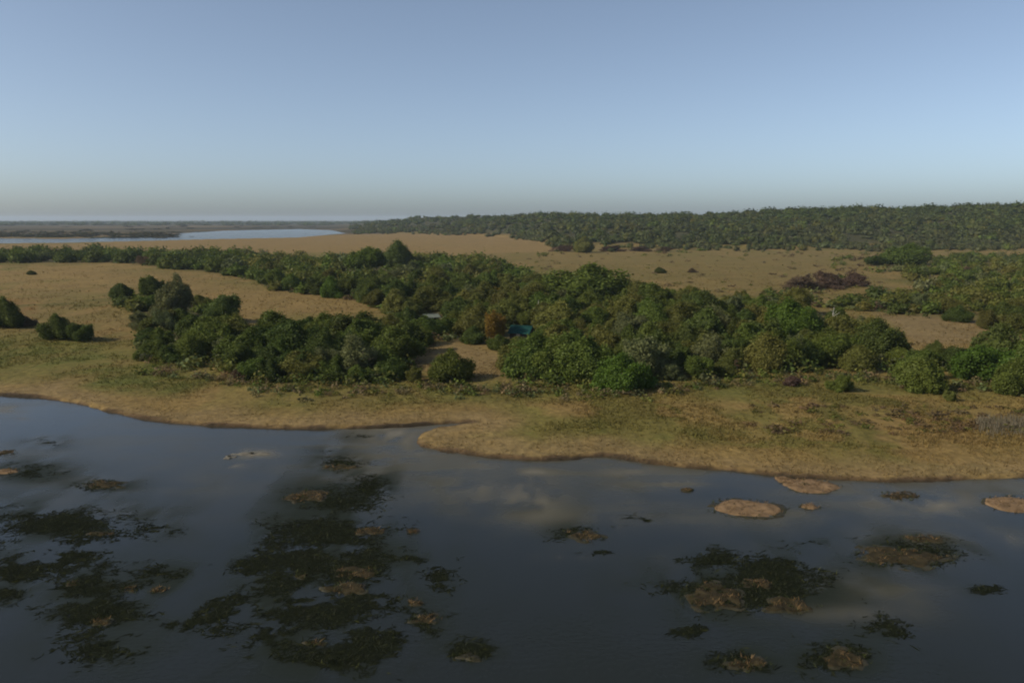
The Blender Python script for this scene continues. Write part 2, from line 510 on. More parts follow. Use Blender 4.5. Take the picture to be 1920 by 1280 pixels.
for cx, cy, rx, ry, a in [(465, 850, 48, 8, 1.0), (433, 874, 26, 6, .7), (18, 768, 34, 8, .6), (1735, 942, 85, 20, 1.0), (1660, 930, 40, 9, .5), (890, 900, 44, 40, .55),
                          (990, 935, 60, 40, .6), (1000, 885, 46, 8, .65), (1190, 885, 60, 7, .55), (1255, 905, 40, 7, .6), (1185, 975, 26, 26, .4), (740, 815, 60, 24, .75),
                          (760, 850, 70, 18, .5), (45, 785, 8, 3, .7), (660, 870, 60, 10, .3), (1580, 1150, 120, 14, .25), (1060, 1040, 60, 8, .3),
                          (1880, 1010, 50, 14, .3), (900, 940, 40, 20, .3)]:
    pale = np.maximum(pale, a * blob(cx, cy, rx, ry) * sstep(.36, .62, wn2 * .65 + wn3 * .35))
streak = fbm(WX / 7 + wn1 * 2, WY / 2.2, 54, 4)
film = film * (.38 + .62 * sstep(500, 820, wpx))  # film thinned to the left; the darker colour partly imitates lens vignetting
film = np.clip(film * (.72 + .75 * sstep(.35, .68, streak)), 0, 1)
sub = np.zeros_like(film)                      # weed growing just under the surface
for cx_, cy_, rx_, ry_, dn in WEED:
    sub = np.maximum(sub, dn * np.exp(-.5 * (((wpx - cx_) / rx_) ** 2 + ((wpy - cy_) / ry_) ** 2)))
sub = np.clip(sub * (.12 + 1.4 * sstep(.38, .60, wn2 * .6 + wn3 * .4)), 0, 1)
broad = sstep(.46, .62, wn1 * .45 + wn3 * .35 + wn2 * .2) * (.35 + .65 * sstep(900, 300, wpx)) * sstep(830, 960, wpy)
sub = np.clip(np.maximum(sub, .62 * broad), 0, 1)
WC = np.broadcast_to(np.array([0.0160, 0.0190, 0.0170]), WX.shape + (3,)).copy()
WC = mixc(WC, np.array([0.068, 0.064, 0.045]), film)
WC = mixc(WC, np.array([0.014, 0.017, 0.009]), sub * .95)
WC = mixc(WC, np.array([0.17, 0.155, 0.12]), pale)
wi = np.arange(WX.size).reshape(WX.shape)
F = np.stack([wi[:-1, :-1], wi[:-1, 1:], wi[1:, 1:], wi[1:, :-1]], -1).reshape(-1, 4)
pond = link('pond_water', mesh_np('pond_water', np.stack([WX, WY, np.zeros_like(WX)], -1).reshape(-1, 3), F,
            {'col': WC.reshape(-1, 3), 'film': np.clip(film * .6 + pale + sub, 0, 1).ravel(), 'matt': np.clip(film * .85 + sub * .85 + pale, 0, 1).ravel()}, True), water_material('pond_water_surface'))
kind(pond, 'structure')
pond['label'] = 'dark still pond water with murky and pale filmed patches'
lx = np.array([[-2600, 780, .12], [300, 780, .12], [300, 4200, .12], [-2600, 4200, .12]])
lag = link('lagoon_water', mesh_np('lagoon_water', lx, np.array([[0, 1, 2, 3]])), water_material('lagoon_water_surface', False))
kind(lag, 'structure')

# ------------------------------------------------------------------ crowns
def crown_points(r, n, style):
    """Leaf positions, outward directions on a lobed crown: radius 1, height 0..1."""
    if style == 'dome':
        cs = [((0, 0, .42), (.80, .80, .55))]
        m, lo, hi, rr = 20, .1, .66, (.17, .33)
    elif style == 'wild':
        cs = [((0, 0, .40), (.55, .55, .45))]
        m, lo, hi, rr = 20, .12, .80, (.15, .32)
    elif style == 'flat':
        cs = [((0, 0, .52), (.70, .70, .34))]
        m, lo, hi, rr = 16, .40, .76, (.18, .32)
    else:  # thin
        cs = [((0, 0, .40), (.35, .35, .4))]
        m, lo, hi, rr = 17, .1, .88, (.12, .24)
    for k in range(m):
        a = k / m * 2 * math.pi * 2.3 + r.uniform(-.5, .5)
        z = r.uniform(lo, hi)
        q = (1 - .62 * max(0, (z - .25)) / .75) * r.uniform(.45, .78)
        s = r.uniform(*rr)
        cs.append(((q * math.cos(a), q * math.sin(a), z), (s, s * r.uniform(.85, 1.15), s * r.uniform(.62, .85))))
    for k in range(3):
        a = r.uniform(0, 6.28)
        cs.append(((r.uniform(0, .3) * math.cos(a), r.uniform(0, .3) * math.sin(a), r.uniform(.66, .78)), (.26, .26, .22)))
    C_ = np.array([c[0] for c in cs]); E = np.array([c[1] for c in cs])
    w = (E[:, 0] * E[:, 2]); w = w / w.sum()
    P = []; D = []; T = []
    tint = r.uniform(0, 1, len(cs))
    need = n
    while need > 0:
        k = r.choice(len(cs), size=need * 2, p=w)
        v = r.normal(size=(need * 2, 3)); v /= np.linalg.norm(v, axis=1)[:, None]
        p = C_[k] + v * E[k] * r.uniform(.86, 1.05, (need * 2, 1))
        q = (p[:, None, :] - C_[None]) / E[None]
        ins = ((q ** 2).sum(-1) < .72).sum(1) > 0
        ok = (~ins) & (p[:, 2] > .02)
        dn = v / E[k]; dn /= np.linalg.norm(dn, axis=1)[:, None]
        p, dn, tk = p[ok][:need], dn[ok][:need], tint[k][ok][:need]
        P.append(p); D.append(dn); T.append(tk)
        need -= len(p)
    return np.concatenate(P), np.concatenate(D), np.concatenate(T), C_, E

def leaf_quads(r, P, D, size, jitter=.95, up=.3, squash=1.0):
    n = len(P)
    nm = D + r.normal(size=(n, 3)) * jitter + np.array([0, 0, up])
    nm /= np.linalg.norm(nm, axis=1)[:, None]
    t = np.cross(nm, r.normal(size=(n, 3))); t /= np.linalg.norm(t, axis=1)[:, None]
    b = np.cross(nm, t)
    s = size * r.uniform(.6, 1.35, (n, 1))
    asp = r.uniform(.55, 1.0, (n, 1))
    P = P + D * r.normal(size=(n, 1)) * size * 1.5
    V = np.stack([P - t * s, P - b * s * asp + nm * s * .25, P + t * s, P + b * s * asp - nm * s * .1], 1)
    V[..., 2] *= squash
    return V.reshape(-1, 3), np.arange(4 * n).reshape(n, 4)

_ico = {}
def ico(sub=2):
    if sub not in _ico:
        import bmesh
        bm = bmesh.new(); bmesh.ops.create_icosphere(bm, subdivisions=sub, radius=1)
        V = np.array([v.co[:] for v in bm.verts]); F_ = np.array([[v.index for v in f.verts] for f in bm.faces]); bm.free()
        _ico[sub] = (V, F_)
    return _ico[sub]

def crown_warp(r):
    """Pulls a crown out of round: uneven sides, a skewed top, bumps."""
    ph = r.uniform(0, 6.28, 8); am = r.uniform(.3, 1, 4) * np.array([.20, .16, .12, .09]); sk = r.uniform(-.22, .22, 2)
    def w(P):
        a = np.arctan2(P[:, 1], P[:, 0])
        f = 1 + sum(am[k] * np.cos((k + 1) * a + ph[k] + 2.2 * P[:, 2] * (k % 2)) for k in range(4))
        z = P[:, 2] * (1 + .20 * np.sin(3.1 * P[:, 0] + ph[4]) * np.cos(2.7 * P[:, 1] + ph[5]) + .10 * np.sin(7 * P[:, 0] + 6 * P[:, 1] + ph[6]))
        return np.stack([P[:, 0] * f + sk[0] * P[:, 2], P[:, 1] * f + sk[1] * P[:, 2], z], -1)
    return w

def crown_mesh(name, seed, style, n=9500, size=.032):
    r = np.random.default_rng(seed)
    P, D, T, C_, E = crown_points(r, n, style)
    warp = crown_warp(r)
    P = warp(P)
    V, Fq = leaf_quads(r, P, D, size)
    tn = np.repeat(np.clip(.5 * T + .5 * r.random(len(P)), 0, 1), 4)
    # leafy masses inside the lobes that close the crown
    iv, if_ = ico()
    VV, FF, TT = [V], [], [tn]
    off = len(V)
    tri = np.concatenate([Fq[:, [0, 1, 2]], Fq[:, [0, 2, 3]]])
    FF.append(tri)
    for k in range(len(C_)):
        if style == 'thin' and k > 0:
            continue
        q = C_[k] + iv * E[k] * .74 * (1 + .14 * r.normal(size=(len(iv), 1)))
        q = warp(q)
        q[:, 2] = np.maximum(q[:, 2], .0)
        VV.append(q); FF.append(if_ + off); TT.append(np.full(len(iv), .5)); off += len(iv)
    return mesh_np(name, np.concatenate(VV), np.concatenate(FF), {'tint': np.concatenate(TT)})

def tube(path, radii, sides=6):
    path = np.asarray(path, float)
    V, F_ = [], []
    for i, p in enumerate(path):
        d = path[min(i + 1, len(path) - 1)] - path[max(i - 1, 0)]
        d /= np.linalg.norm(d) + 1e-9
        a = np.cross(d, [.3, .9, .1]); a /= np.linalg.norm(a); b = np.cross(d, a)
        for k in range(sides):
            t = 2 * math.pi * k / sides
            V.append(p + (a * math.cos(t) + b * math.sin(t)) * radii[i])
    for i in range(len(path) - 1):
        for k in range(sides):
            k2 = (k + 1) % sides
            F_.append((i * sides + k, i * sides + k2, (i + 1) * sides + k2, (i + 1) * sides + k))
    return np.array(V), np.array(F_)

def join(parts):
    V, F_, o = [], [], 0
    for v, f in parts:
        V.append(v); F_.append(f + o); o += len(v)
    return np.concatenate(V), np.concatenate(F_)

def trunk_mesh(name, seed):
    r = np.random.default_rng(seed)
    parts = []
    for k in range(r.integers(1, 3)):
        b = r.uniform(-.08, .08, 2); a = r.uniform(0, 6.28)
        p1 = np.array([b[0] + .05 * math.cos(a), b[1] + .05 * math.sin(a), .25]); p2 = p1 + np.array([.1 * math.cos(a), .1 * math.sin(a), .25])
        parts.append(tube([(b[0], b[1], -.06), p1, p2, p2 + [0, 0, .2]], [.05, .04, .03, .012]))
        for j in range(4):
            aa = r.uniform(0, 6.28); st_ = p1 + (p2 - p1) * r.uniform(0, .9); l = r.uniform(.3, .55)
            parts.append(tube([st_, st_ + [l * .5 * math.cos(aa), l * .5 * math.sin(aa), .12], st_ + [l * math.cos(aa), l * math.sin(aa), .2]], [.025, .016, .006], 5))
    V, F_ = join(parts)
    return mesh_np(name, V, F_, None, True)

STYLES = ['dome', 'dome', 'dome', 'wild', 'wild', 'wild', 'wild', 'flat', 'flat', 'thin', 'thin']
CROWNS = [(s, crown_mesh('crown_%s' % s, 100 + i, s, n=(6500 if s == 'thin' else 9500), size=(.029 if s == 'thin' else .032))) for i, s in enumerate(STYLES)]
TRUNKS = [trunk_mesh('trunk', 300 + i) for i in range(4)]
for _, me in CROWNS: me.materials.append(None)
for me in TRUNKS: me.materials.append(BARK)

def plant(name, x, y, rad, hgt, colour, style, r, depth=None, z=None):
    """A tree or shrub: an Empty at its foot, with crown and trunk."""
    z = gz(x, y) if z is None else z
    t = empty(name, (x, y, z - .03), r.uniform(0, 6.28), (rad, rad * r.uniform(.85, 1.15), hgt))
    opts = [m for s, m in CROWNS if s == style]
    me = opts[r.integers(len(opts))]
    c = bpy.data.objects.new('crown', me); COL.objects.link(c); c.parent = t
    c.material_slots[0].link = 'OBJECT'; c.material_slots[0].material = LM[colour]
    k = bpy.data.objects.new('trunk', TRUNKS[r.integers(len(TRUNKS))]); COL.objects.link(k); k.parent = t
    return t

# ------------------------------------------------------------------ named trees and bushes of the photograph: base px, width px, height px
KEY = [
    ('bush', 1168, 739, 122, 60, 'bright', 'dome', 'bright green rounded bush bulging from the thicket edge onto the bank', 'bush'),
    ('bush', 838, 714, 92, 47, 'mid', 'dome', 'green domed bush standing in the tan clearing, long shadow beside it', 'bush'),
    ('shrub', 775, 716, 46, 26, 'olive', 'wild', 'small olive shrub beside the domed bush at the clearing edge', 'shrub'),
    ('bush', 103, 641, 56, 34, 'dark', 'dome', 'dark round bush on the open left bank, first of a touching pair', 'bush'),
    ('bush', 147, 643, 50, 32, 'dark', 'wild', 'dark grey-green bush on the left bank, second of a touching pair', 'bush'),
    ('bush', 4, 620, 60, 40, 'dark', 'dome', 'dark bush cut by the left edge of the picture', 'bush'),
    ('shrub', 42, 615, 44, 14, 'brown', 'wild', 'low brown shrub just beside the dark bush at the left edge', 'shrub'),
    ('tree', 226, 566, 52, 24, 'dark', 'wild', 'low dark shrub at the far left end of the meadow clump', 'shrub'),
    ('tree', 280, 566, 56, 36, 'mid', 'flat', 'green flat-topped tree at the back of the meadow clump', 'tree'),
    ('tree', 333, 572, 48, 44, 'grey', 'thin', 'tall airy grey-green tree at the back of the meadow clump', 'tree'),
    ('tree', 312, 602, 92, 52, 'grey', 'wild', 'broad grey-green tree in the middle of the meadow clump', 'tree'),
    ('tree', 405, 610, 96, 44, 'dark', 'wild', 'dark spreading tree casting a long shadow onto the left meadow', 'tree'),
    ('tree', 375, 580, 50, 22, 'olive', 'flat', 'low olive shrub behind the dark spreading meadow tree', 'shrub'),
    ('tree', 276, 628, 60, 26, 'olive', 'thin', 'thin olive shrub in front of the broad grey-green meadow tree', 'shrub'),
    ('tree', 930, 642, 56, 54, 'orange', 'wild', 'orange-yellow tree standing beside the green-roofed hut', 'tree'),
    ('tree', 935, 562, 30, 24, 'orange', 'wild', 'small orange-leaved treetop deep in the thicket behind the hut', 'tree'),
    ('tree', 1110, 566, 175, 55, 'mid', 'dome', 'very broad green domed tree at the back edge of the thicket', 'tree'),
    ('tree', 748, 506, 66, 44, 'dark', 'dome', 'tall dark domed tree breaking the skyline of the thicket', 'tree'),
    ('tree', 680, 514, 96, 40, 'bright', 'flat', 'bright green flat-topped tree beside the tall dark domed tree', 'tree'),
    ('tree', 1505, 642, 112, 60, 'bright', 'dome', 'vivid green domed tree at the back right of the thicket', 'tree'),
    ('tree', 1655, 672, 100, 54, 'dark', 'dome', 'dark domed tree beside the pink-tan dry grass pocket', 'tree'),
    ('tree', 1860, 722, 120, 62, 'bright', 'wild', 'vivid green spreading tree above the right-hand bank', 'tree'),
    ('bush', 1912, 742, 64, 46, 'mid', 'dome', 'green bush on the bank cut by the right edge', 'bush'),
    ('shrub', 1582, 739, 52, 26, 'mid', 'wild', 'small lone green shrub on the open right bank', 'shrub'),
    ('shrub', 1487, 730, 36, 15, 'purple', 'wild', 'tiny purple-brown shrub on the bank near the thicket edge', 'shrub'),
    ('bush', 1742, 738, 96, 46, 'mid', 'wild', 'green bush reaching from the thicket onto the right bank', 'bush'),
    ('shrub', 1786, 752, 26, 18, 'olive', 'wild', 'tiny olive shrub in front of the right bank bush', 'shrub'),
    ('shrub', 1508, 546, 76, 24, 'purple', 'thin', 'purple-brown leafless thicket in the back field, left clump', 'shrub'),
    ('shrub', 1560, 544, 84, 27, 'purple', 'thin', 'purple-brown leafless thicket in the back field, middle clump', 'shrub'),
    ('shrub', 1606, 540, 60, 22, 'purple', 'thin', 'purple-brown leafless thicket in the back field, right clump', 'shrub'),
    ('tree', 1702, 498, 84, 30, 'mid', 'dome', 'green domed tree at the foot of the hill above the scrub', 'tree'),
    ('tree', 1650, 500, 48, 16, 'dark', 'flat', 'low dark shrub beside the green domed tree below the hill', 'shrub'),
    ('shrub', 1240, 514, 30, 9, 'dark', 'dome', 'tiny dark shrub alone in the middle of the back field', 'shrub'),
    ('shrub', 1297, 512, 16, 7, 'brown', 'wild', 'tiny brown shrub near the dark one in the back field', 'shrub'),
    ('shrub', 57, 517, 16, 6, 'dark', 'dome', 'tiny dark shrub alone in the left meadow', 'shrub'),
    ('shrub', 272, 498, 40, 14, 'brown', 'wild', 'brownish shrub before the far tree strip on the left', 'shrub'),
    ('tree', 1095, 474, 46, 24, 'olive', 'dome', 'pale olive tree standing at the edge of the far tan field', 'tree'),
    ('shrub', 1004, 652, 40, 22, 'olive', 'wild', 'small olive shrub growing against the corner of the teal-roofed hut', 'shrub'),
    ('shrub', 445, 712, 60, 16, 'brown', 'thin', 'low dry brown shrub at the front of the left thicket', 'shrub'),
    ('shrub', 1060, 472, 60, 10, 'purple', 'thin', 'low purple-brown shrub at the far field edge, left of the olive tree', 'shrub'),
    ('shrub', 1150, 472, 60, 10, 'purple', 'thin', 'low purple-brown shrub at the far field edge, just right of the olive tree', 'shrub'),
    ('shrub', 1205, 472, 56, 9, 'purple', 'thin', 'low purple-brown shrub at the far field edge, third along', 'shrub'),
    ('shrub', 1250, 472, 40, 8, 'purple', 'thin', 'low purple-brown shrub at the far field edge, last on the right', 'shrub'),
]
KN = {'tree': 'tree', 'bush': 'bush', 'shrub': 'shrub'}
occupied = []           # px boxes of the named plants, kept free of fill trees
for i, (nm, px, py, w, h, colr, sty, lab, cat) in enumerate(KEY):
    r = np.random.default_rng(700 + i)
    p = at(px, py, .8)
    d = math.hypot(p[0], p[1])
    rad = w / FPX * d / 2
    t = plant('low_shrub' if cat == 'shrub' else ('round_bush' if cat == 'bush' else 'broadleaf_tree'), p[0], p[1] + rad * .55, rad, h / FPX * d * 1.02, colr, sty, r)
    tag(t, lab, cat)
    occupied.append((px, py, w, h))

# ------------------------------------------------------------------ fill trees of the thickets
HUT_PX = (978, 646)
SHED_PX = (808, 612)
fill = []
fr_ = np.random.default_rng(77)
PAL = {'left': (['dark', 'mid', 'olive', 'grey', 'brown', 'bright'], [.40, .30, .16, .11, .01, .02]),
       'main': (['dark', 'mid', 'olive', 'grey', 'brown', 'bright'], [.24, .32, .26, .14, .01, .03]),
       'clump': (['dark', 'mid', 'olive', 'grey', 'brown'], [.34, .2, .18, .22, .06]),
       'strip': (['dark', 'mid', 'olive', 'grey', 'brown'], [.52, .26, .12, .08, .02]),
       'right': (['dark', 'mid', 'olive', 'grey', 'bright'], [.30, .32, .20, .1, .08]),
       'scrub': (['dark', 'mid', 'olive', 'grey', 'brown'], [.25, .30, .28, .12, .05])}
CLEAR = [(765, 668), (800, 650), (850, 640), (905, 650), (955, 685), (960, 722), (765, 722)]
for zn, P in CANOPY_PX.items():
    P = np.array(P, float)
    y = P[:, 1].min()
    while y < P[:, 1].max():
        d = H * FPX / (y - 411)
        m2px = FPX / d
        dx = (5.4 if zn != 'scrub' else 5.2) * m2px
        dy = max(3.0, dx * (.36 if zn not in ('scrub',) else .40))
        x = P[:, 0].min() + fr_.uniform(0, dx)
        while x < P[:, 0].max():
            jx, jy = x + fr_.uniform(-.35, .35) * dx, y + fr_.uniform(-.4, .4) * dy
            x += dx
            if not inside(P, np.array([jx]), np.array([jy]))[0]:
                continue
            if inside(CLEAR, np.array([jx]), np.array([jy]))[0]:
                continue
            if zn == 'scrub' and fr_.random() < .10:
                continue
            hm = fr_.uniform(3.6, 7.4) if zn != 'scrub' else fr_.uniform(2.4, 5.4)
            if zn in ('left', 'main', 'right'):
                e = dist_poly(P, np.array([jx]), np.array([jy]))[0]
                if e < 12 and jy > 640:
                    hm *= .62
            if zn == 'strip': hm *= 1.15
            wm = hm * fr_.uniform(.55, .88) + 1.0        # crown radius
            # leave the huts in view
            blocked = False
            for hx, hy, hw in ((HUT_PX[0] - 8, HUT_PX[1], 26), (SHED_PX[0], SHED_PX[1], 15)):
                if abs(jx - hx) < hw + wm * m2px * .6:
                    if hy - 26 < jy < hy + 5: blocked = True
                    elif jy >= hy + 5: hm = min(hm, max(1.1, (jy - hy + 13) / m2px)); wm = min(wm, hm * 1.0 + .6)
            for ox, oy, ow, oh in occupied:
                if abs(jx - ox) < ow * .5 and oy - oh * .35 < jy < oy + 10: blocked = True
                elif abs(jx - ox) < ow * .5 + wm * m2px * .5 and jy >= oy + 10 and jy < oy + oh * 1.6: hm = min(hm, max(1.2, (jy - oy + oh * .30) / m2px)); wm = min(wm, hm * .9 + .5)
            if blocked:
                continue
            cs, pr = PAL[zn]
            # patches of one kind stand together
            pn = vnoise(np.array([jx / 70.]), np.array([jy / 24.]), 90)[0]
            q = np.cumsum(pr)
            ci = int(np.searchsorted(q, np.clip(.55 * pn + .45 * fr_.random(), 0, .999)))
            if fr_.random() < .35: ci = int(fr_.choice(len(cs), p=pr))
            colr = cs[min(ci, len(cs) - 1)]
            sty = {'dark': ['dome', 'wild'], 'mid': ['dome', 'wild', 'flat'], 'bright': ['dome', 'flat'], 'olive': ['wild', 'flat', 'dome'],
                   'grey': ['thin', 'wild', 'wild'], 'brown': ['thin', 'wild']}[colr]
            sty = sty[fr_.integers(len(sty))]
            fill.append(dict(zone=zn, px=jx, py=jy, h=hm, r=wm, col=colr, sty=sty))
        y += dy
# the 300 that show largest stand as trees of their own, the rest closes into one mass behind them
for f in fill:
    p = at(f['px'], f['py'], .9)
    f['x'], f['y'] = p[0], p[1]
    f['pw'] = f['r'] * 2 * FPX / math.hypot(p[0], p[1]) * (0.0 if f['px'] > 1960 or f['px'] < -40 else 1)
fill.sort(key=lambda f: -f['pw'])
NEAR, REST = fill[:290], fill[290:]
print('fill trees', len(fill), 'near', len(NEAR), 'rest', len(REST))

def region(f):
    x, y_ = f['px'], f['py']
    if f['zone'] == 'left':
        if y_ > 690: return 'along the front edge of the left thicket'
        if y_ > 660: return 'in the middle of the left thicket'
        return 'along the meadow side of the left thicket'
    if f['zone'] == 'clump': return 'in the clump on the left meadow'
    if f['zone'] == 'strip': return 'in the strip behind the left meadow'
    if f['zone'] == 'right': return 'in the right-hand bank clump'
    if f['zone'] == 'scrub': return 'in the scrub below the hill' if y_ < 560 else 'in the scrub behind the dry grass pocket'
    if x < 780: return 'in the thicket arm behind the left meadow' if y_ < 575 else 'between meadow tip and pale-roofed shed'
    if x < 1040:
        if y_ < 570: return 'in the thicket behind the orange-yellow tree'
        if y_ < 650: return 'around the green-roofed hut'
        return 'in front of the green-roofed hut'
    if x < 1330:
        if y_ < 610: return 'below the very broad domed tree'
        if y_ < 670: return 'in the thicket behind the bright round bush'
        return 'at the front beside the bright round bush'
    if y_ < 650: return 'around the vivid green domed tree'
    if x < 1560: return 'at the thicket front behind the lone shrub'
    return 'at the right end of the thicket front'
SHAPE = {'dome': 'domed', 'wild': 'ragged', 'flat': 'flat-topped', 'thin': 'airy'}
ORD = ['first', 'second', 'third', 'fourth', 'fifth', 'sixth', 'seventh', 'eighth', 'ninth', 'tenth', 'eleventh', 'twelfth', 'thirteenth', 'fourteenth', 'fifteenth', 'sixteenth']
cells = {}
for f in NEAR:
    cells.setdefault((region(f), f['col'], f['sty']), []).append(f)
for (rg, colr, sty), L_ in cells.items():
    L_.sort(key=lambda f: f['px'])
    for k, f in enumerate(L_):
        kd = 'tree' if f['h'] > 3.2 else 'shrub'
        base = f'{WORD[colr]} {SHAPE[sty]} {kd} {rg}'
        f['label'] = base[0] + base[1:] if len(L_) == 1 else f'{ORD[k]} {base}, left to right'
for i, f in enumerate(NEAR):
    r = np.random.default_rng(2000 + i)
    kd = 'tree' if f['h'] > 3.2 else 'shrub'
    t = plant('thicket_' + kd, f['x'], f['y'], f['r'], f['h'], f['col'], f['sty'], r)
    tag(t, f['label'], kd, 'trees of the thickets behind the pond')

# ------------------------------------------------------------------ masses: far thicket, hill wood, undergrowth
def lump_mass(name, X, Y, Z, RD, HT, COLS, n, size, seed, core=True):
    r = np.random.default_rng(seed)
    protos = []
    for k in range(8):
        P, D, T, C_, E = crown_points(r, n, ['dome', 'wild', 'flat', 'wild'][k % 4])
        V, Fq = leaf_quads(r, P, D, size, .6)
        protos.append((V, np.repeat(np.clip(.4 * T + .6 * r.random(n), 0, 1), 4)))
    iv, if_ = ico(1)
    core_v = iv * [.72, .72, .42] + [0, 0, .40]
    VV, TT, CC, FF = [], [], [], []
    off = 0
    quad = np.arange(4 * n).reshape(n, 4)
    tri = np.concatenate([quad[:, [0, 1, 2]], quad[:, [0, 2, 3]]])
    for i in range(len(X)):
        V, t = protos[r.integers(8)]
        a = r.uniform(0, 6.28); ca, sa = math.cos(a), math.sin(a)
        M = np.array([[ca, sa, 0], [-sa, ca, 0], [0, 0, 1]])
        for v, tt, ff in (((V, t, tri), (core_v, np.full(len(core_v), .5), if_)) if core else ((V, t, tri),)):
            w = (v @ M) * [RD[i], RD[i], HT[i]] + [X[i], Y[i], Z[i]]
            VV.append(w); TT.append(tt); CC.append(np.repeat(COLS[i][None], len(v), 0)); FF.append(ff + off); off += len(v)
    o = link(name, mesh_np(name, np.concatenate(VV), np.concatenate(FF), {'tint': np.concatenate(TT), 'col': np.concatenate(CC)}), LEAF_ATTR)
    return kind(o, 'stuff')

def jit(c, r, a=.22):
    c = np.array(c)
    return c * r.uniform(1 - a, 1 + a) * r.uniform(.93, 1.07, 3)

mr_ = np.random.default_rng(31)
X = np.array([f['x'] for f in REST]); Y = np.array([f['y'] for f in REST])
Z = ground_z(X, Y)[0] - .05
far_thicket = lump_mass('far_thicket', X, Y, Z, np.array([f['r'] for f in REST]), np.array([f['h'] for f in REST]),
                        np.array([jit(LEAF[f['col']], mr_) for f in REST]), 300, .11, 41)
far_thicket['label'] = 'trees of the farther thicket closing into one mass'

# undergrowth between the near trees
ux, uy, ur, uh, uc = [], [], [], [], []
for zn, P in CANOPY_PX.items():
    W = at_many(P)
    W = W[(np.abs(W[:, 0]) < 1e5)]
    n = {'clump': 120, 'left': 420, 'main': 1500, 'strip': 160, 'right': 200, 'scrub': 420}[zn]
    pp = np.array(P, float)
    k = 0
    while k < n:
        a, b = mr_.uniform(pp[:, 0].min(), pp[:, 0].max()), mr_.uniform(pp[:, 1].min(), pp[:, 1].max())
        if not inside(pp, np.array([a]), np.array([b]))[0] or inside(CLEAR, np.array([a]), np.array([b]))[0]: continue
        k += 1
        if (abs(a - HUT_PX[0]) < 50 and HUT_PX[1] - 26 < b < HUT_PX[1] + 30): continue
        p = at(a, b, .9)
        hh = mr_.uniform(.9, 2.2) * (.7 if zn == 'scrub' else 1)
        ux.append(p[0]); uy.append(p[1]); ur.append(hh * mr_.uniform(.8, 1.3)); uh.append(hh)
        uc.append(jit(LEAF[mr_.choice(['dark', 'olive', 'mid', 'grey', 'brown'], p=[.3, .3, .2, .12, .08])], mr_, .3))
# loose fringe of low growth in front of the thickets and dotted over the meadows
fringe = [(262, 690), (330, 696), (420, 712), (520, 728), (640, 732), (760, 726), (900, 726), (1020, 732), (1110, 736), (1230, 736), (1330, 726), (1450, 716), (1560, 708), (1650, 714), (1720, 726), (1860, 726)]
fr2 = np.array(fringe, float)
for k in range(420):
    a = mr_.uniform(262, 1860); b = np.interp(a, fr2[:, 0], fr2[:, 1]) + mr_.normal() * 6
    p = at(a, b, .9); hh = mr_.uniform(.5, 1.3)
    ux.append(p[0]); uy.append(p[1]); ur.append(hh * mr_.uniform(.7, 1.3)); uh.append(hh)
    uc.append(jit([LEAF['olive'], (.15, .12, .055), LEAF['grey'], LEAF['mid'], (.19, .14, .07)][mr_.integers(5)], mr_, .3))
for k in range(330):
    a, b = mr_.uniform(880, 1920), mr_.uniform(474, 570)
    p = at(a, b, .9); hh = mr_.uniform(.4, 1.3)
    ux.append(p[0]); uy.append(p[1]); ur.append(hh * mr_.uniform(.9, 2.2)); uh.append(hh)
    uc.append(jit([LEAF['olive'], (.16, .12, .06), LEAF['brown'], LEAF['purple']][mr_.integers(4)], mr_, .3))
for k in range(420):
    b = 472 + abs(mr_.normal(0, 22)); a = mr_.uniform(1560, 1960) if b > 482 else mr_.uniform(1000, 1960)
    if k % 3 == 0: a, b = mr_.uniform(1430, 1700), mr_.normal(566, 9)
    if fbm(np.array([a / 40.]), np.array([b / 9.]), 63, 3)[0] < .47: continue
    p = at(a, b, .9); hh = mr_.uniform(1.0, 2.8)
    ux.append(p[0]); uy.append(p[1]); ur.append(hh * mr_.uniform(.9, 1.8)); uh.append(hh)
    uc.append(jit(LEAF[['olive', 'mid', 'grey', 'dark', 'brown'][mr_.integers(5)]], mr_, .25))
for k in range(150):
    a, b = mr_.uniform(1400, 1930), mr_.uniform(765, 815)
    if mr_.random() < .35: a = mr_.uniform(1640, 1860); b = mr_.normal(790, 10)
    p = at(a, b, .6); hh = mr_.uniform(.25, .7)
    ux.append(p[0]); uy.append(p[1]); ur.append(hh * mr_.uniform(1, 2.6)); uh.append(hh)
    uc.append(jit([LEAF['olive'], (.13, .085, .045), LEAF['brown']][mr_.integers(3)], mr_, .3))
ux, uy = np.array(ux), np.array(uy)
under = lump_mass('undergrowth', ux, uy, ground_z(ux, uy)[0] - .05, np.array(ur), np.array(uh), np.array(uc), 48, .185, 42, core=False)
under['label'] = 'low tangled undergrowth between and before the trees'

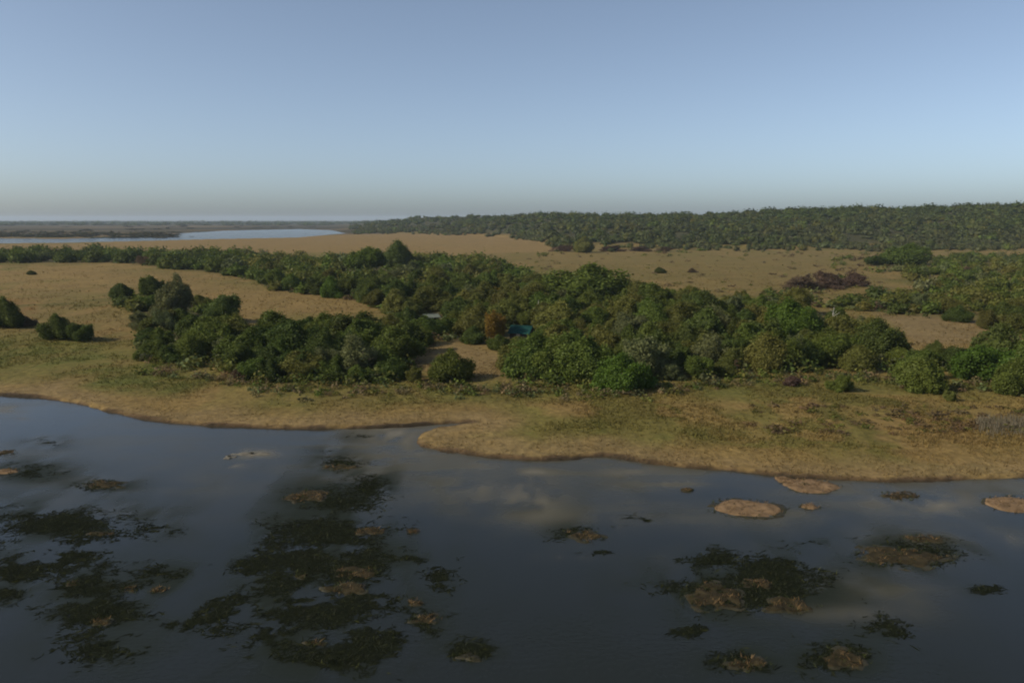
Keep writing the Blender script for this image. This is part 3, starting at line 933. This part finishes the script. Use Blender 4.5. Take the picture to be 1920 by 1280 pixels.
# wood on the hill, and the dark tree line on the horizon
hx, hy, hr, hh_, hc = [], [], [], [], []
n = 0
while n < 3400:
    u = mr_.uniform(660, 2150)
    foot, crest = np.interp(u, HX, H_FOOT), np.interp(u, HX, H_CREST)
    t = mr_.uniform(-.015, 1.12) if mr_.random() < .8 else mr_.normal(.03, .07)
    if mr_.random() < .08: t = -abs(mr_.normal(0, .07))
    Yd = foot + t * (crest - foot); Xd = (u - 960) / FPX * Yd
    if 1040 < u < 1500 and t < .05 and mr_.random() < .55: continue
    if t < .4 and fbm(np.array([Xd / 70]), np.array([Yd / 110]), 62, 3)[0] > .64 + t * .5: continue
    n += 1
    sc = mr_.uniform(.6, 1.7) * (.6 if t < 0 else 1)
    hx.append(Xd); hy.append(Yd); hr.append(5.6 * sc * (1 + t * .4)); hh_.append(mr_.uniform(3.6, 9.5) * (.7 if t < .05 else 1))
    g = np.clip(.75 - t * 1.0 + (vnoise(np.array([Xd / 90]), np.array([Yd / 120]), 61)[0] - .5) * 1.2, 0, 1)
    base = np.array(LEAF['dark']) * .85 * (1 - g) + np.array(LEAF['grey']) * .68 * g
    if mr_.random() < .12: base = np.array(LEAF['olive']) * .75
    if mr_.random() < .05: base = np.array(LEAF['mid'])
    hc.append(jit(base, mr_, .28))
hx, hy = np.array(hx), np.array(hy)
hillwood = lump_mass('hill_wood', hx, hy, ground_z(hx, hy)[0] - .1, np.array(hr), np.array(hh_), np.array(hc), 76, .16, 43)
hillwood['label'] = 'dense bush wood covering the long low hill'
fx, fy, fr3, fh, fc = [], [], [], [], []
for k in range(700):
    Yd = mr_.uniform(3800, 9000); u = mr_.uniform(-150, 760)
    fx.append((u - 960) / FPX * Yd); fy.append(Yd); fr3.append(mr_.uniform(14, 40)); fh.append(mr_.uniform(5, 12)); fc.append(jit(LEAF['dark'], mr_, .2))
for k in range(240):
    u = mr_.uniform(-150, 330) ; b = mr_.normal(441.5, 2.2)
    if mr_.random() < .4: b = mr_.uniform(420, 440); u = mr_.uniform(-150, 640)
    if u > 330 and b > 429: continue
    p = at(u, min(b, 445), .9)
    fx.append(p[0]); fy.append(p[1]); fr3.append(mr_.uniform(8, 22)); fh.append(mr_.uniform(1.5, 4)); fc.append(jit((.05, .05, .025), mr_, .3))
fx, fy = np.array(fx), np.array(fy)
tl = lump_mass('far_treeline', fx, fy, ground_z(fx, fy)[0] - .1, np.array(fr3), np.array(fh), np.array(fc), 40, .26, 44)
tl['label'] = 'dark tree line and reed beds of the far marsh'

# ------------------------------------------------------------------ grass on the banks and meadows
def blades(X, Y, Z, HT, COLS, seed, per=4, lean=.5, wid=.16):
    r = np.random.default_rng(seed)
    n = len(X)
    k = n * per
    X, Y, Z, HT = (np.repeat(a, per) for a in (X, Y, Z, HT)); COLS = np.repeat(COLS, per, 0)
    bx, by = X + r.normal(size=k) * HT * .35, Y + r.normal(size=k) * HT * .35
    a = r.uniform(0, 6.28, k); w = HT * wid * r.uniform(.6, 1.4, k)
    tx, ty = bx + r.normal(size=k) * HT * lean, by + r.normal(size=k) * HT * lean
    V = np.stack([np.stack([bx - np.cos(a) * w, by - np.sin(a) * w, Z - .03], -1), np.stack([bx + np.cos(a) * w, by + np.sin(a) * w, Z - .03], -1),
                  np.stack([tx, ty, Z + HT * r.uniform(.6, 1.1, k)], -1)], 1).reshape(-1, 3)
    return V, np.arange(3 * k).reshape(k, 3), np.repeat(r.random(k), 3), np.repeat(COLS, 3, 0)

gr = np.random.default_rng(8)
cand = []
flatC = C
def ground_colour(X, Y):
    ri = np.clip(np.searchsorted(rows, Y), 1, len(rows) - 1)
    uu = X / (np.maximum(Y, 0) * .93 + 60)
    ci = np.clip(np.searchsorted(U, uu), 0, len(U) - 1)
    return C[ri, ci]
ga, gb = gr.uniform(-60, 1980, 90000), 640 + 270 * gr.random(90000) ** .9
ga2, gb2 = gr.uniform(-60, 1980, 26000), gr.uniform(495, 650, 26000)
ga, gb = np.concatenate([ga, ga2]), np.concatenate([gb, gb2])
cx, cy = (ga - 960) / FPX, (640 - gb) / FPX
dz = -SP + cy * CP; tt = (.8 - H) / dz
gx, gy = cx * tt, (CP + cy * SP) * tt
gzv, gs, _ = ground_z(gx, gy)
keep = gs > .3
for k, P in CANOPY_PX.items():
    if k != 'scrub': keep &= ~inside(P, ga, gb)
dens = fbm(gx / 7, gy / 12, 71, 3)
keep &= gr.random(len(gx)) < sstep(.30, .62, dens) * np.where(gs < 9, .45, 1)
gx, gy, gzv, gs = gx[keep], gy[keep], gzv[keep], gs[keep]
gc = ground_colour(gx, gy) * gr.uniform(.75, 1.3, (len(gx), 1))
gh = gr.uniform(.16, .42, len(gx)) * np.where(gs > 12, 1.25, .8) * np.clip(np.hypot(gx, gy) / 170, 1, 1.6)
V, F, T, CC = blades(gx, gy, gzv, gh, gc, 9, per=3)
bg = link('bank_grass', mesh_np('bank_grass', V, F, {'tint': T, 'col': CC}), LEAF_ATTR)
kind(bg, 'stuff')['label'] = 'dry tufted grass over the banks and meadows'
# pale reeds on the right bank
ra, rb = gr.uniform(1835, 1990, 500), gr.normal(797, 7, 500)
rp = np.array([at(a, b, .7) for a, b in zip(ra, rb)])
V, F, T, CC = blades(rp[:, 0], rp[:, 1], np.array([gz(a, b) for a, b in rp[:, :2]]), gr.uniform(.7, 1.3, 500), np.array([.17, .145, .095]) * gr.uniform(.7, 1.3, (500, 1)), 12, per=5, lean=.15, wid=.05)
rd = link('reed_bed', mesh_np('reed_bed', V, F, {'tint': T, 'col': CC}), LEAF_ATTR)
kind(rd, 'stuff')['label'] = 'pale grey dry reeds on the right bank'

# ------------------------------------------------------------------ huts among the trees
def box(x0, x1, y0, y1, z0, z1):
    V = np.array([(x, y_, z) for z in (z0, z1) for y_ in (y0, y1) for x in (x0, x1)], float)
    F_ = np.array([(0, 2, 3, 1), (4, 5, 7, 6), (0, 1, 5, 4), (2, 6, 7, 3), (0, 4, 6, 2), (1, 3, 7, 5)])
    return V, F_
def roof_slab(x0, x1, ya, za, yb, zb, th, ribs=0):
    """A sloping sheet from the eave (ya, za) to the ridge (yb, zb), with rolled ribs."""
    parts = []
    def slab(xa, xb, lift, t):
        V = np.array([(xa, ya, za + lift), (xb, ya, za + lift), (xb, yb, zb + lift), (xa, yb, zb + lift),
                      (xa, ya, za + lift - t), (xb, ya, za + lift - t), (xb, yb, zb + lift - t), (xa, yb, zb + lift - t)], float)
        return V, np.array([(0, 1, 2, 3), (7, 6, 5, 4), (0, 4, 5, 1), (1, 5, 6, 2), (2, 6, 7, 3), (3, 7, 4, 0)])
    parts.append(slab(x0, x1, 0, th))
    for k in range(ribs):
        xc = x0 + (k + .5) * (x1 - x0) / ribs
        parts.append(slab(xc - .05, xc + .05, .045, .043))
    return join(parts)

TEAL = plain_mat('teal_roof_sheet', (0.010, 0.048, 0.042), .85, .3, 1.5, .1)
PALE = plain_mat('pale_roof_sheet', (0.15, 0.17, 0.14), .85, .25, 1.5, .1)
WALL = plain_mat('whitewashed_wall', (0.42, 0.36, 0.33), .85, .15, 2.0)
BRWN = plain_mat('dark_timber', (0.055, 0.035, 0.025), .8, .3, 4.0)
GLASS = plain_mat('dark_window_glass', (0.02, 0.025, 0.03), .1, .1, 1.0, .6)

def hut(px, py, w, dep, eave, ridge, rmat, wmat, rz, label, name):
    p = at(px, py, .9); z = gz(p[0], p[1])
    t = empty(name, (p[0], p[1], z - .05), rz)
    th = .16
    # walls with a door opening and a window opening in the front
    def wall(V_F, m=wmat): return link('wall', mesh_np('wall', *V_F), m, t)
    dx0, dx1, wx0, wx1 = -.15 * w, -.15 * w + .95, .12 * w, .12 * w + 1.3
    front = [box(-w / 2, dx0, -dep / 2, -dep / 2 + th, 0, eave), box(dx0, dx1, -dep / 2, -dep / 2 + th, 2.05, eave),
             box(dx1, wx0, -dep / 2, -dep / 2 + th, 0, eave), box(wx0, wx1, -dep / 2, -dep / 2 + th, 0, .95),
             box(wx0, wx1, -dep / 2, -dep / 2 + th, 2.0, eave), box(wx1, w / 2, -dep / 2, -dep / 2 + th, 0, eave)]
    wall(join(front))
    wall(box(-w / 2, w / 2, dep / 2 - th, dep / 2, 0, eave))
    for s in (-1, 1):
        xa = s * w / 2 - (th if s > 0 else 0)
        V, F_ = box(xa, xa + th, -dep / 2 + th, dep / 2 - th, 0, eave)
        g = np.array([(xa + q, y_, z_) for q in (0, th) for y_, z_ in ((-dep / 2 + th, eave), (dep / 2 - th, eave), (0, ridge - .12))], float)
        wall((np.concatenate([np.concatenate([V]), g]), np.array([(0, 2, 3), (0, 3, 1), (4, 5, 7), (4, 7, 6), (0, 1, 5), (0, 5, 4), (2, 6, 7), (2, 7, 3), (0, 4, 6), (0, 6, 2), (1, 3, 7), (1, 7, 5),
              (8, 10, 9), (11, 12, 13), (8, 9, 12), (8, 12, 11), (9, 10, 13), (9, 13, 12), (10, 8, 11), (10, 11, 13)])))
    dr = link('door', mesh_np('door', *box(dx0 + .02, dx1 - .02, -dep / 2 + .05, -dep / 2 + .10, .02, 2.03)), WALL, t)
    link('handle', mesh_np('handle', *box(dx1 - .16, dx1 - .08, -dep / 2 + .0, -dep / 2 + .047, 1.0, 1.08)), BRWN, dr)
    wd = link('window', mesh_np('window', *join([box(wx0, wx1, -dep / 2 + .02, -dep / 2 + .08, .95, 1.02), box(wx0, wx1, -dep / 2 + .02, -dep / 2 + .08, 1.93, 2.0),
              box(wx0, wx0 + .06, -dep / 2 + .02, -dep / 2 + .08, 1.02, 1.93), box(wx1 - .06, wx1, -dep / 2 + .02, -dep / 2 + .08, 1.02, 1.93)])), BRWN, t)
    link('pane', mesh_np('pane', *box(wx0 + .06, wx1 - .06, -dep / 2 + .04, -dep / 2 + .06, 1.02, 1.93)), GLASS, wd)
    ov = .7
    sl = (ridge - eave) / (dep / 2)
    rf = link('roof', mesh_np('roof', *join([roof_slab(-w / 2 - .4, w / 2 + .4, -dep / 2 - ov, eave + .12 - sl * ov, 0, ridge + .12, .05, 14),
                                             roof_slab(-w / 2 - .4, w / 2 + .4, dep / 2 + ov, eave + .12 - sl * ov, .002, ridge + .12, .05, 14)])), rmat, t)
    link('ridge_cap', mesh_np('ridge_cap', *box(-w / 2 - .4, w / 2 + .4, -.14, .14, ridge + .15, ridge + .22)), rmat, rf)
    return tag(t, label, 'hut' if name == 'hut' else 'shed')
hut(HUT_PX[0], HUT_PX[1] - 10, 4.8, 4.0, 2.1, 3.3, TEAL, BRWN, R(-18), 'small hut with teal green roof and pale door among the trees', 'hut')
hut(SHED_PX[0], SHED_PX[1] - 4, 3.6, 3.0, 2.0, 2.5, PALE, BRWN, R(24), 'small shed with pale roof half hidden by trees', 'shed')

# pale dead trunks that stand out of the canopy
def snag(px, py, h_, label, seed):
    r = np.random.default_rng(seed)
    p = at(px, py, .9); z = gz(p[0], p[1])
    t = empty('dead_tree', (p[0], p[1], z - .05))
    V, F_ = tube([(0, 0, -.1), (.1, 0, h_ * .4), (-.05, .1, h_ * .75), (.1, 0, h_)], [.2, .16, .11, .04])
    link('trunk', mesh_np('trunk', V, F_, None, True), SNAG, t)
    for k in range(4):
        a = r.uniform(0, 6.28); zb = h_ * r.uniform(.5, .85); l = r.uniform(.8, 1.6)
        V, F_ = tube([(0, 0, zb), (l * .5 * math.cos(a), l * .5 * math.sin(a), zb + .5), (l * math.cos(a), l * math.sin(a), zb + 1.1)], [.07, .05, .02], 5)
        link('branch', mesh_np('branch', V, F_, None, True), SNAG, t)
    tag(t, label, 'dead tree')
SNAG = plain_mat('bleached_wood', (0.42, 0.39, 0.34), .85, .2, 4.0)
snag(1009, 612, 7.2, 'bleached dead tree standing behind the teal-roofed hut', 3)
snag(1560, 630, 7.0, 'bleached dead tree beside the vivid green domed tree', 4)

# ------------------------------------------------------------------ floating islands and mats on the pond
MAT_TAN = plain_mat('dry_floating_mat', (0.165, 0.108, 0.058), .95, .4, .9, .1)
MAT_DARK = plain_mat('wet_floating_mat', (0.030, 0.026, 0.012), .7, .4, 1.2, .3)
MAT_RUST = plain_mat('rusty_floating_mat', (0.032, 0.025, 0.012), .9, .5, 1.2, .1)
MAT_PALE = plain_mat('pale_floating_scum', (0.13, 0.12, 0.095), .9, .3, 1.5, .1)

def island(px, py, w, h_, top, seed, label, rim=1.12, hump=.16, tufts=1.0, cat='floating island', green=.0, cover=1.0, lumps=0.0):
    r = np.random.default_rng(seed)
    p = at(px, py)
    d = math.hypot(p[0], p[1])
    if top.name == 'rusty_floating_mat': hump = .07
    rx = w / FPX * d / 2
    ry = (at(px, py - h_ / 2)[1] - at(px, py + h_ / 2)[1]) / 2
    t = empty('floating_island', (p[0], p[1], 0))
    ph = r.uniform(0, 6.28, 6); am = r.uniform(.2, 1, 6) * np.array([.18, .14, .11, .09, .07, .06]) * (.45 if top.name == 'dry_floating_mat' else 1)
    def edge(a): return 1 + sum(am[k] * np.cos((k + 2) * a + ph[k]) for k in range(6))
    def disc(sc, z0, hz, nr_=14, na=80, rag=0.0):
        a = np.linspace(0, 2 * math.pi, na, endpoint=False)
        V = [(0, 0, z0 + hz)]
        for j in range(1, nr_ + 1):
            f = j / nr_
            e = edge(a) * sc * f
            X_, Y_ = e * rx * np.cos(a), e * ry * np.sin(a)
            zz = z0 + hz * (1 - f ** 3) + (fbm(X_ * 1.3 + seed, Y_ * 1.3, 81, 3) - .5) * .22 * hz / .2 * (1 - f ** 4)
            zz = zz + rag * (fbm(X_ * 1.1 + seed * 7, Y_ * 1.1, 82, 4) - .56) * (.35 + f)
            if j == nr_: zz = zz * 0 - .12
            V += list(zip(X_, Y_, zz))
        V = np.array(V); F_ = []
        for k in range(na):
            F_.append((0, 1 + k, 1 + (k + 1) % na))
        for j in range(nr_ - 1):
            for k in range(na):
                b0, b1 = 1 + j * na, 1 + (j + 1) * na
                F_.append((b0 + k, b1 + k, b1 + (k + 1) % na)); F_.append((b0 + k, b1 + (k + 1) % na, b0 + (k + 1) % na))
        return V, np.array(F_)
    if rim > 1:
        link('wet_rim', mesh_np('wet_rim', *disc(rim, .0, .05, rag=.30), smooth=True), MAT_DARK, t)
    V, F_ = disc(1.0, .03, hump, rag=(.45 if top.name == 'rusty_floating_mat' else .22))
    link('mat', mesh_np('mat', V, F_, None, True), top, t)
    nt_ = int(min(2600, 16 * rx * ry * tufts + 30))
    a = r.uniform(0, 6.28, nt_); q = np.sqrt(r.random(nt_)) * rim
    e = edge(a) * q
    X_, Y_ = e * rx * np.cos(a), e * ry * np.sin(a)
    base = np.array({'dry_floating_mat': (.19, .125, .062), 'wet_floating_mat': (.04, .04, .016), 'rusty_floating_mat': (.150, .096, .042), 'pale_floating_scum': (.14, .13, .10)}[top.name])
    isg = (fbm(X_ * .9 + seed * 3.1, Y_ * .9, 83, 3) < .30 + .32 * green) | (q > 1.0)
    cc = np.where(isg[:, None], np.array([.040, .046, .014]), base) * r.uniform(.6, 1.4, (nt_, 1))
    V, F_, T_, CC_ = blades(X_, Y_, np.where(q < 1, .04 + hump * (1 - np.minimum(q, 1) ** 3), .02), r.uniform(.10, .28, nt_), cc, seed + 5, per=4, lean=.8, wid=.13)
    kind(link('tufts', mesh_np('tufts', V, F_, {'tint': T_, 'col': CC_}), LEAF_ATTR, t), 'stuff')
    return tag(t, label, cat, 'islands and mats afloat on the pond')

island(1520, 911, 108, 26, MAT_TAN, 1, 'oblong tan floating island just off the right bank', rim=1.06)
island(1472, 900, 36, 15, MAT_TAN, 2, 'small tan knob at the head of the oblong floating island', rim=1.05)
island(1402, 953, 122, 34, MAT_TAN, 3, 'round tan floating island with a dark wet ring', rim=1.26)
island(1518, 950, 30, 10, MAT_TAN, 4, 'tiny tan islet beside the ringed round island', rim=1.2)
island(1688, 929, 60, 16, MAT_RUST, 5, 'ragged rusty mat beside the pale water smear', rim=1.15, green=.2)
island(1900, 946, 96, 30, MAT_TAN, 6, 'tan floating island cut by the right edge', rim=1.12)
island(1690, 1044, 150, 36, MAT_RUST, 7, 'long brown floating mat ringed with dark weed', rim=1.3, green=.35)
island(1735, 1010, 70, 14, MAT_RUST, 8, 'narrow brown strip behind the long brown mat', rim=1.2, green=.4)
island(1340, 1118, 100, 56, MAT_RUST, 9, 'rusty brown mat in the left half of the big right weed bed', rim=1.2, green=.4)
island(1480, 1134, 80, 34, MAT_RUST, 10, 'rusty mat at the right of the big right weed bed', rim=1.2, green=.35)
island(1418, 1094, 56, 18, MAT_RUST, 11, 'thin brown mat at the back of the big right weed bed', rim=1.15, green=.3)
island(1096, 1004, 62, 20, MAT_RUST, 12, 'small brown mat alone in the middle of the pond', rim=1.35, green=.35)
island(1400, 1243, 66, 26, MAT_RUST, 13, 'dim brown mat near the bottom, left of a similar one', rim=1.35, green=.55)
island(1580, 1236, 80, 36, MAT_RUST, 14, 'dim brown mat near the bottom, right of a similar one', rim=1.35, green=.5)
island(1288, 919, 22, 6, MAT_RUST, 15, 'tiny brown speck of mat off the right bank', rim=1.1)
island(575, 931, 90, 20, MAT_RUST, 16, 'orange-brown mat at the head of the central weed bed', rim=1.15, green=.25)
island(695, 996, 54, 13, MAT_RUST, 17, 'small tan mat on the right side of the central weed bed', rim=1.15, green=.15)
island(775, 997, 26, 8, MAT_RUST, 18, 'tiny brown mat just off the central weed bed', rim=1.2, green=.3)
island(672, 1074, 96, 22, MAT_RUST, 19, 'long tan mat in the middle of the central weed bed', rim=1.1, green=.3)
island(650, 1104, 80, 22, MAT_RUST, 20, 'brown mat just in front of the long tan mat', rim=1.2, green=.5)
island(800, 1160, 54, 18, MAT_RUST, 21, 'small brown mat at the lower right of the central bed', rim=1.3, green=.5)
island(780, 1131, 30, 9, MAT_RUST, 22, 'tiny brown mat above the lower right mat', rim=1.2, green=.4)
island(640, 876, 64, 12, MAT_RUST, 23, 'thin brown mat between the bank and the central bed', rim=1.2, green=.45)
island(192, 908, 76, 14, MAT_RUST, 24, 'dark brown mat alone in the left of the pond', rim=1.25, green=.5)
island(10, 884, 40, 10, MAT_TAN, 25, 'tan mat cut by the left edge of the pond', rim=1.2, green=.2)
island(10, 849, 36, 8, MAT_RUST, 26, 'thin brown mat at the left edge below the bank', rim=1.2, green=.3)
island(472, 851, 84, 5, MAT_PALE, 27, 'pale cream strip of scum afloat off the left bank', rim=0, hump=.05, tufts=.3, cat='floating scum')
island(430, 857, 22, 7, MAT_PALE, 28, 'small bright scum patch at the tip of the cream strip', rim=0, hump=.05, tufts=.3, cat='floating scum')
island(190, 1001, 38, 9, MAT_RUST, 29, 'yellowish mat in the left weed bed', rim=1.3, green=.6)
island(240, 1106, 26, 9, MAT_RUST, 30, 'small yellowish mat in the lower left weed bed', rim=1.3, green=.7)
island(298, 1106, 24, 9, MAT_RUST, 31, 'pale speck of mat at the end of the lower left weed bed', rim=1.2, green=.3)
island(134, 1094, 22, 10, MAT_RUST, 32, 'small olive mat at the left of the lower left weed bed', rim=1.2, green=.7)
island(190, 1166, 40, 12, MAT_RUST, 33, 'olive mat low in the left corner weeds', rim=1.3, green=.7)
island(590, 1207, 34, 10, MAT_RUST, 34, 'small olive mat near the bottom of the central bed', rim=1.3, green=.6)
island(565, 1080, 24, 9, MAT_RUST, 35, 'tan speck of mat left of the long tan mat', rim=1.2, green=.4)
island(880, 1232, 50, 14, MAT_DARK, 36, 'dark olive mat near the bottom centre', rim=1.3, green=.8)

# water weed : leaves and stems lying in and just above the surface
wr = np.random.default_rng(19)
PX, PY, DN = [], [], []
for cx_, cy_, rx_, ry_, dn in WEED:
    n = int(rx_ * ry_ * 1.9)
    a = wr.uniform(0, 6.28, n); q = np.abs(wr.normal(size=n)) * .62
    PX.append(cx_ + rx_ * q * np.cos(a)); PY.append(cy_ + ry_ * q * np.sin(a)); DN.append(dn * sstep(1.7, .3, q))
PX, PY, DN = np.concatenate(PX), np.concatenate(PY), np.concatenate(DN)
cx, cy = (PX - 960) / FPX, (640 - PY) / FPX
tt = -H / (-SP + cy * CP)
X, Y = cx * tt, (CP + cy * SP) * tt
nn = fbm(X / 3.2, Y / 2.6, 91, 4) * .62 + fbm(X / .8, Y / .8, 92, 2) * .2 + (wr.random(len(X)) - .5) * .34 + .09
keep = (nn < .224 + .30 * DN) & (DN > .05)
X, Y = X[keep], Y[keep]
keep = ground_z(X, Y)[1] < -.6
X, Y = X[keep], Y[keep]
n = len(X)
print('weed', n)
P = np.stack([X, Y, wr.uniform(.008, .022, n)], -1)
ang = wr.normal(.35, .8, n); ln = wr.uniform(.08, .36, n) * np.where(wr.random(n) < .3, 1.7, 1); wd = wr.uniform(.025, .085, n)
tv = np.stack([np.cos(ang) * ln, np.sin(ang) * ln, wr.normal(0, .006, n)], -1); bv = np.stack([-np.sin(ang) * wd, np.cos(ang) * wd, wr.normal(0, .006, n)], -1)
V1 = np.stack([P - tv, P - bv, P + tv, P + bv], 1).reshape(-1, 3); F1 = np.arange(4 * n).reshape(n, 4)
V1[:, 2] = np.maximum(V1[:, 2], .006)
cw = np.array([.0135, .0165, .0075]) * wr.uniform(.6, 1.5, (n, 1)) * np.where(wr.random((n, 1)) < .07, np.array([[2.6, 2.3, 1.6]]), 1.0)
sel = wr.random(n) < .06
V2, F2, T2, C2 = blades(X[sel], Y[sel], np.full(sel.sum(), .02), wr.uniform(.10, .30, sel.sum()), cw[sel] * 1.5, 23, per=2, lean=1.0, wid=.14)
tri = np.concatenate([F1[:, [0, 1, 2]], F1[:, [0, 2, 3]]])
weed = link('water_weed', mesh_np('water_weed', np.concatenate([V1, V2]), np.concatenate([tri, F2 + len(V1)]),
            {'tint': np.concatenate([np.repeat(wr.random(n), 4), T2]), 'col': np.concatenate([np.repeat(cw, 4, 0), C2])}), LEAF_ATTR)
kind(weed, 'stuff')['label'] = 'dark beds of water weed lying on the pond'

# ------------------------------------------------------------------ haze
HAZE = True
if HAZE:
    m, nt, out = new_mat('haze_air')
    pv = N(nt, 'ShaderNodeVolumePrincipled')
    pv.inputs['Color'].default_value = (0.70, 0.83, 1.0, 1)
    pv.inputs['Density'].default_value = 0.00005
    pv.inputs['Anisotropy'].default_value = 0.0
    nt.links.new(pv.outputs[0], out.inputs['Volume'])
    haze = link('haze', mesh_np('haze', *box(-17500, 17500, -1200, 15800, -3, 75)), m)
    kind(haze, 'stuff')['label'] = 'thin pale haze over the whole plain'
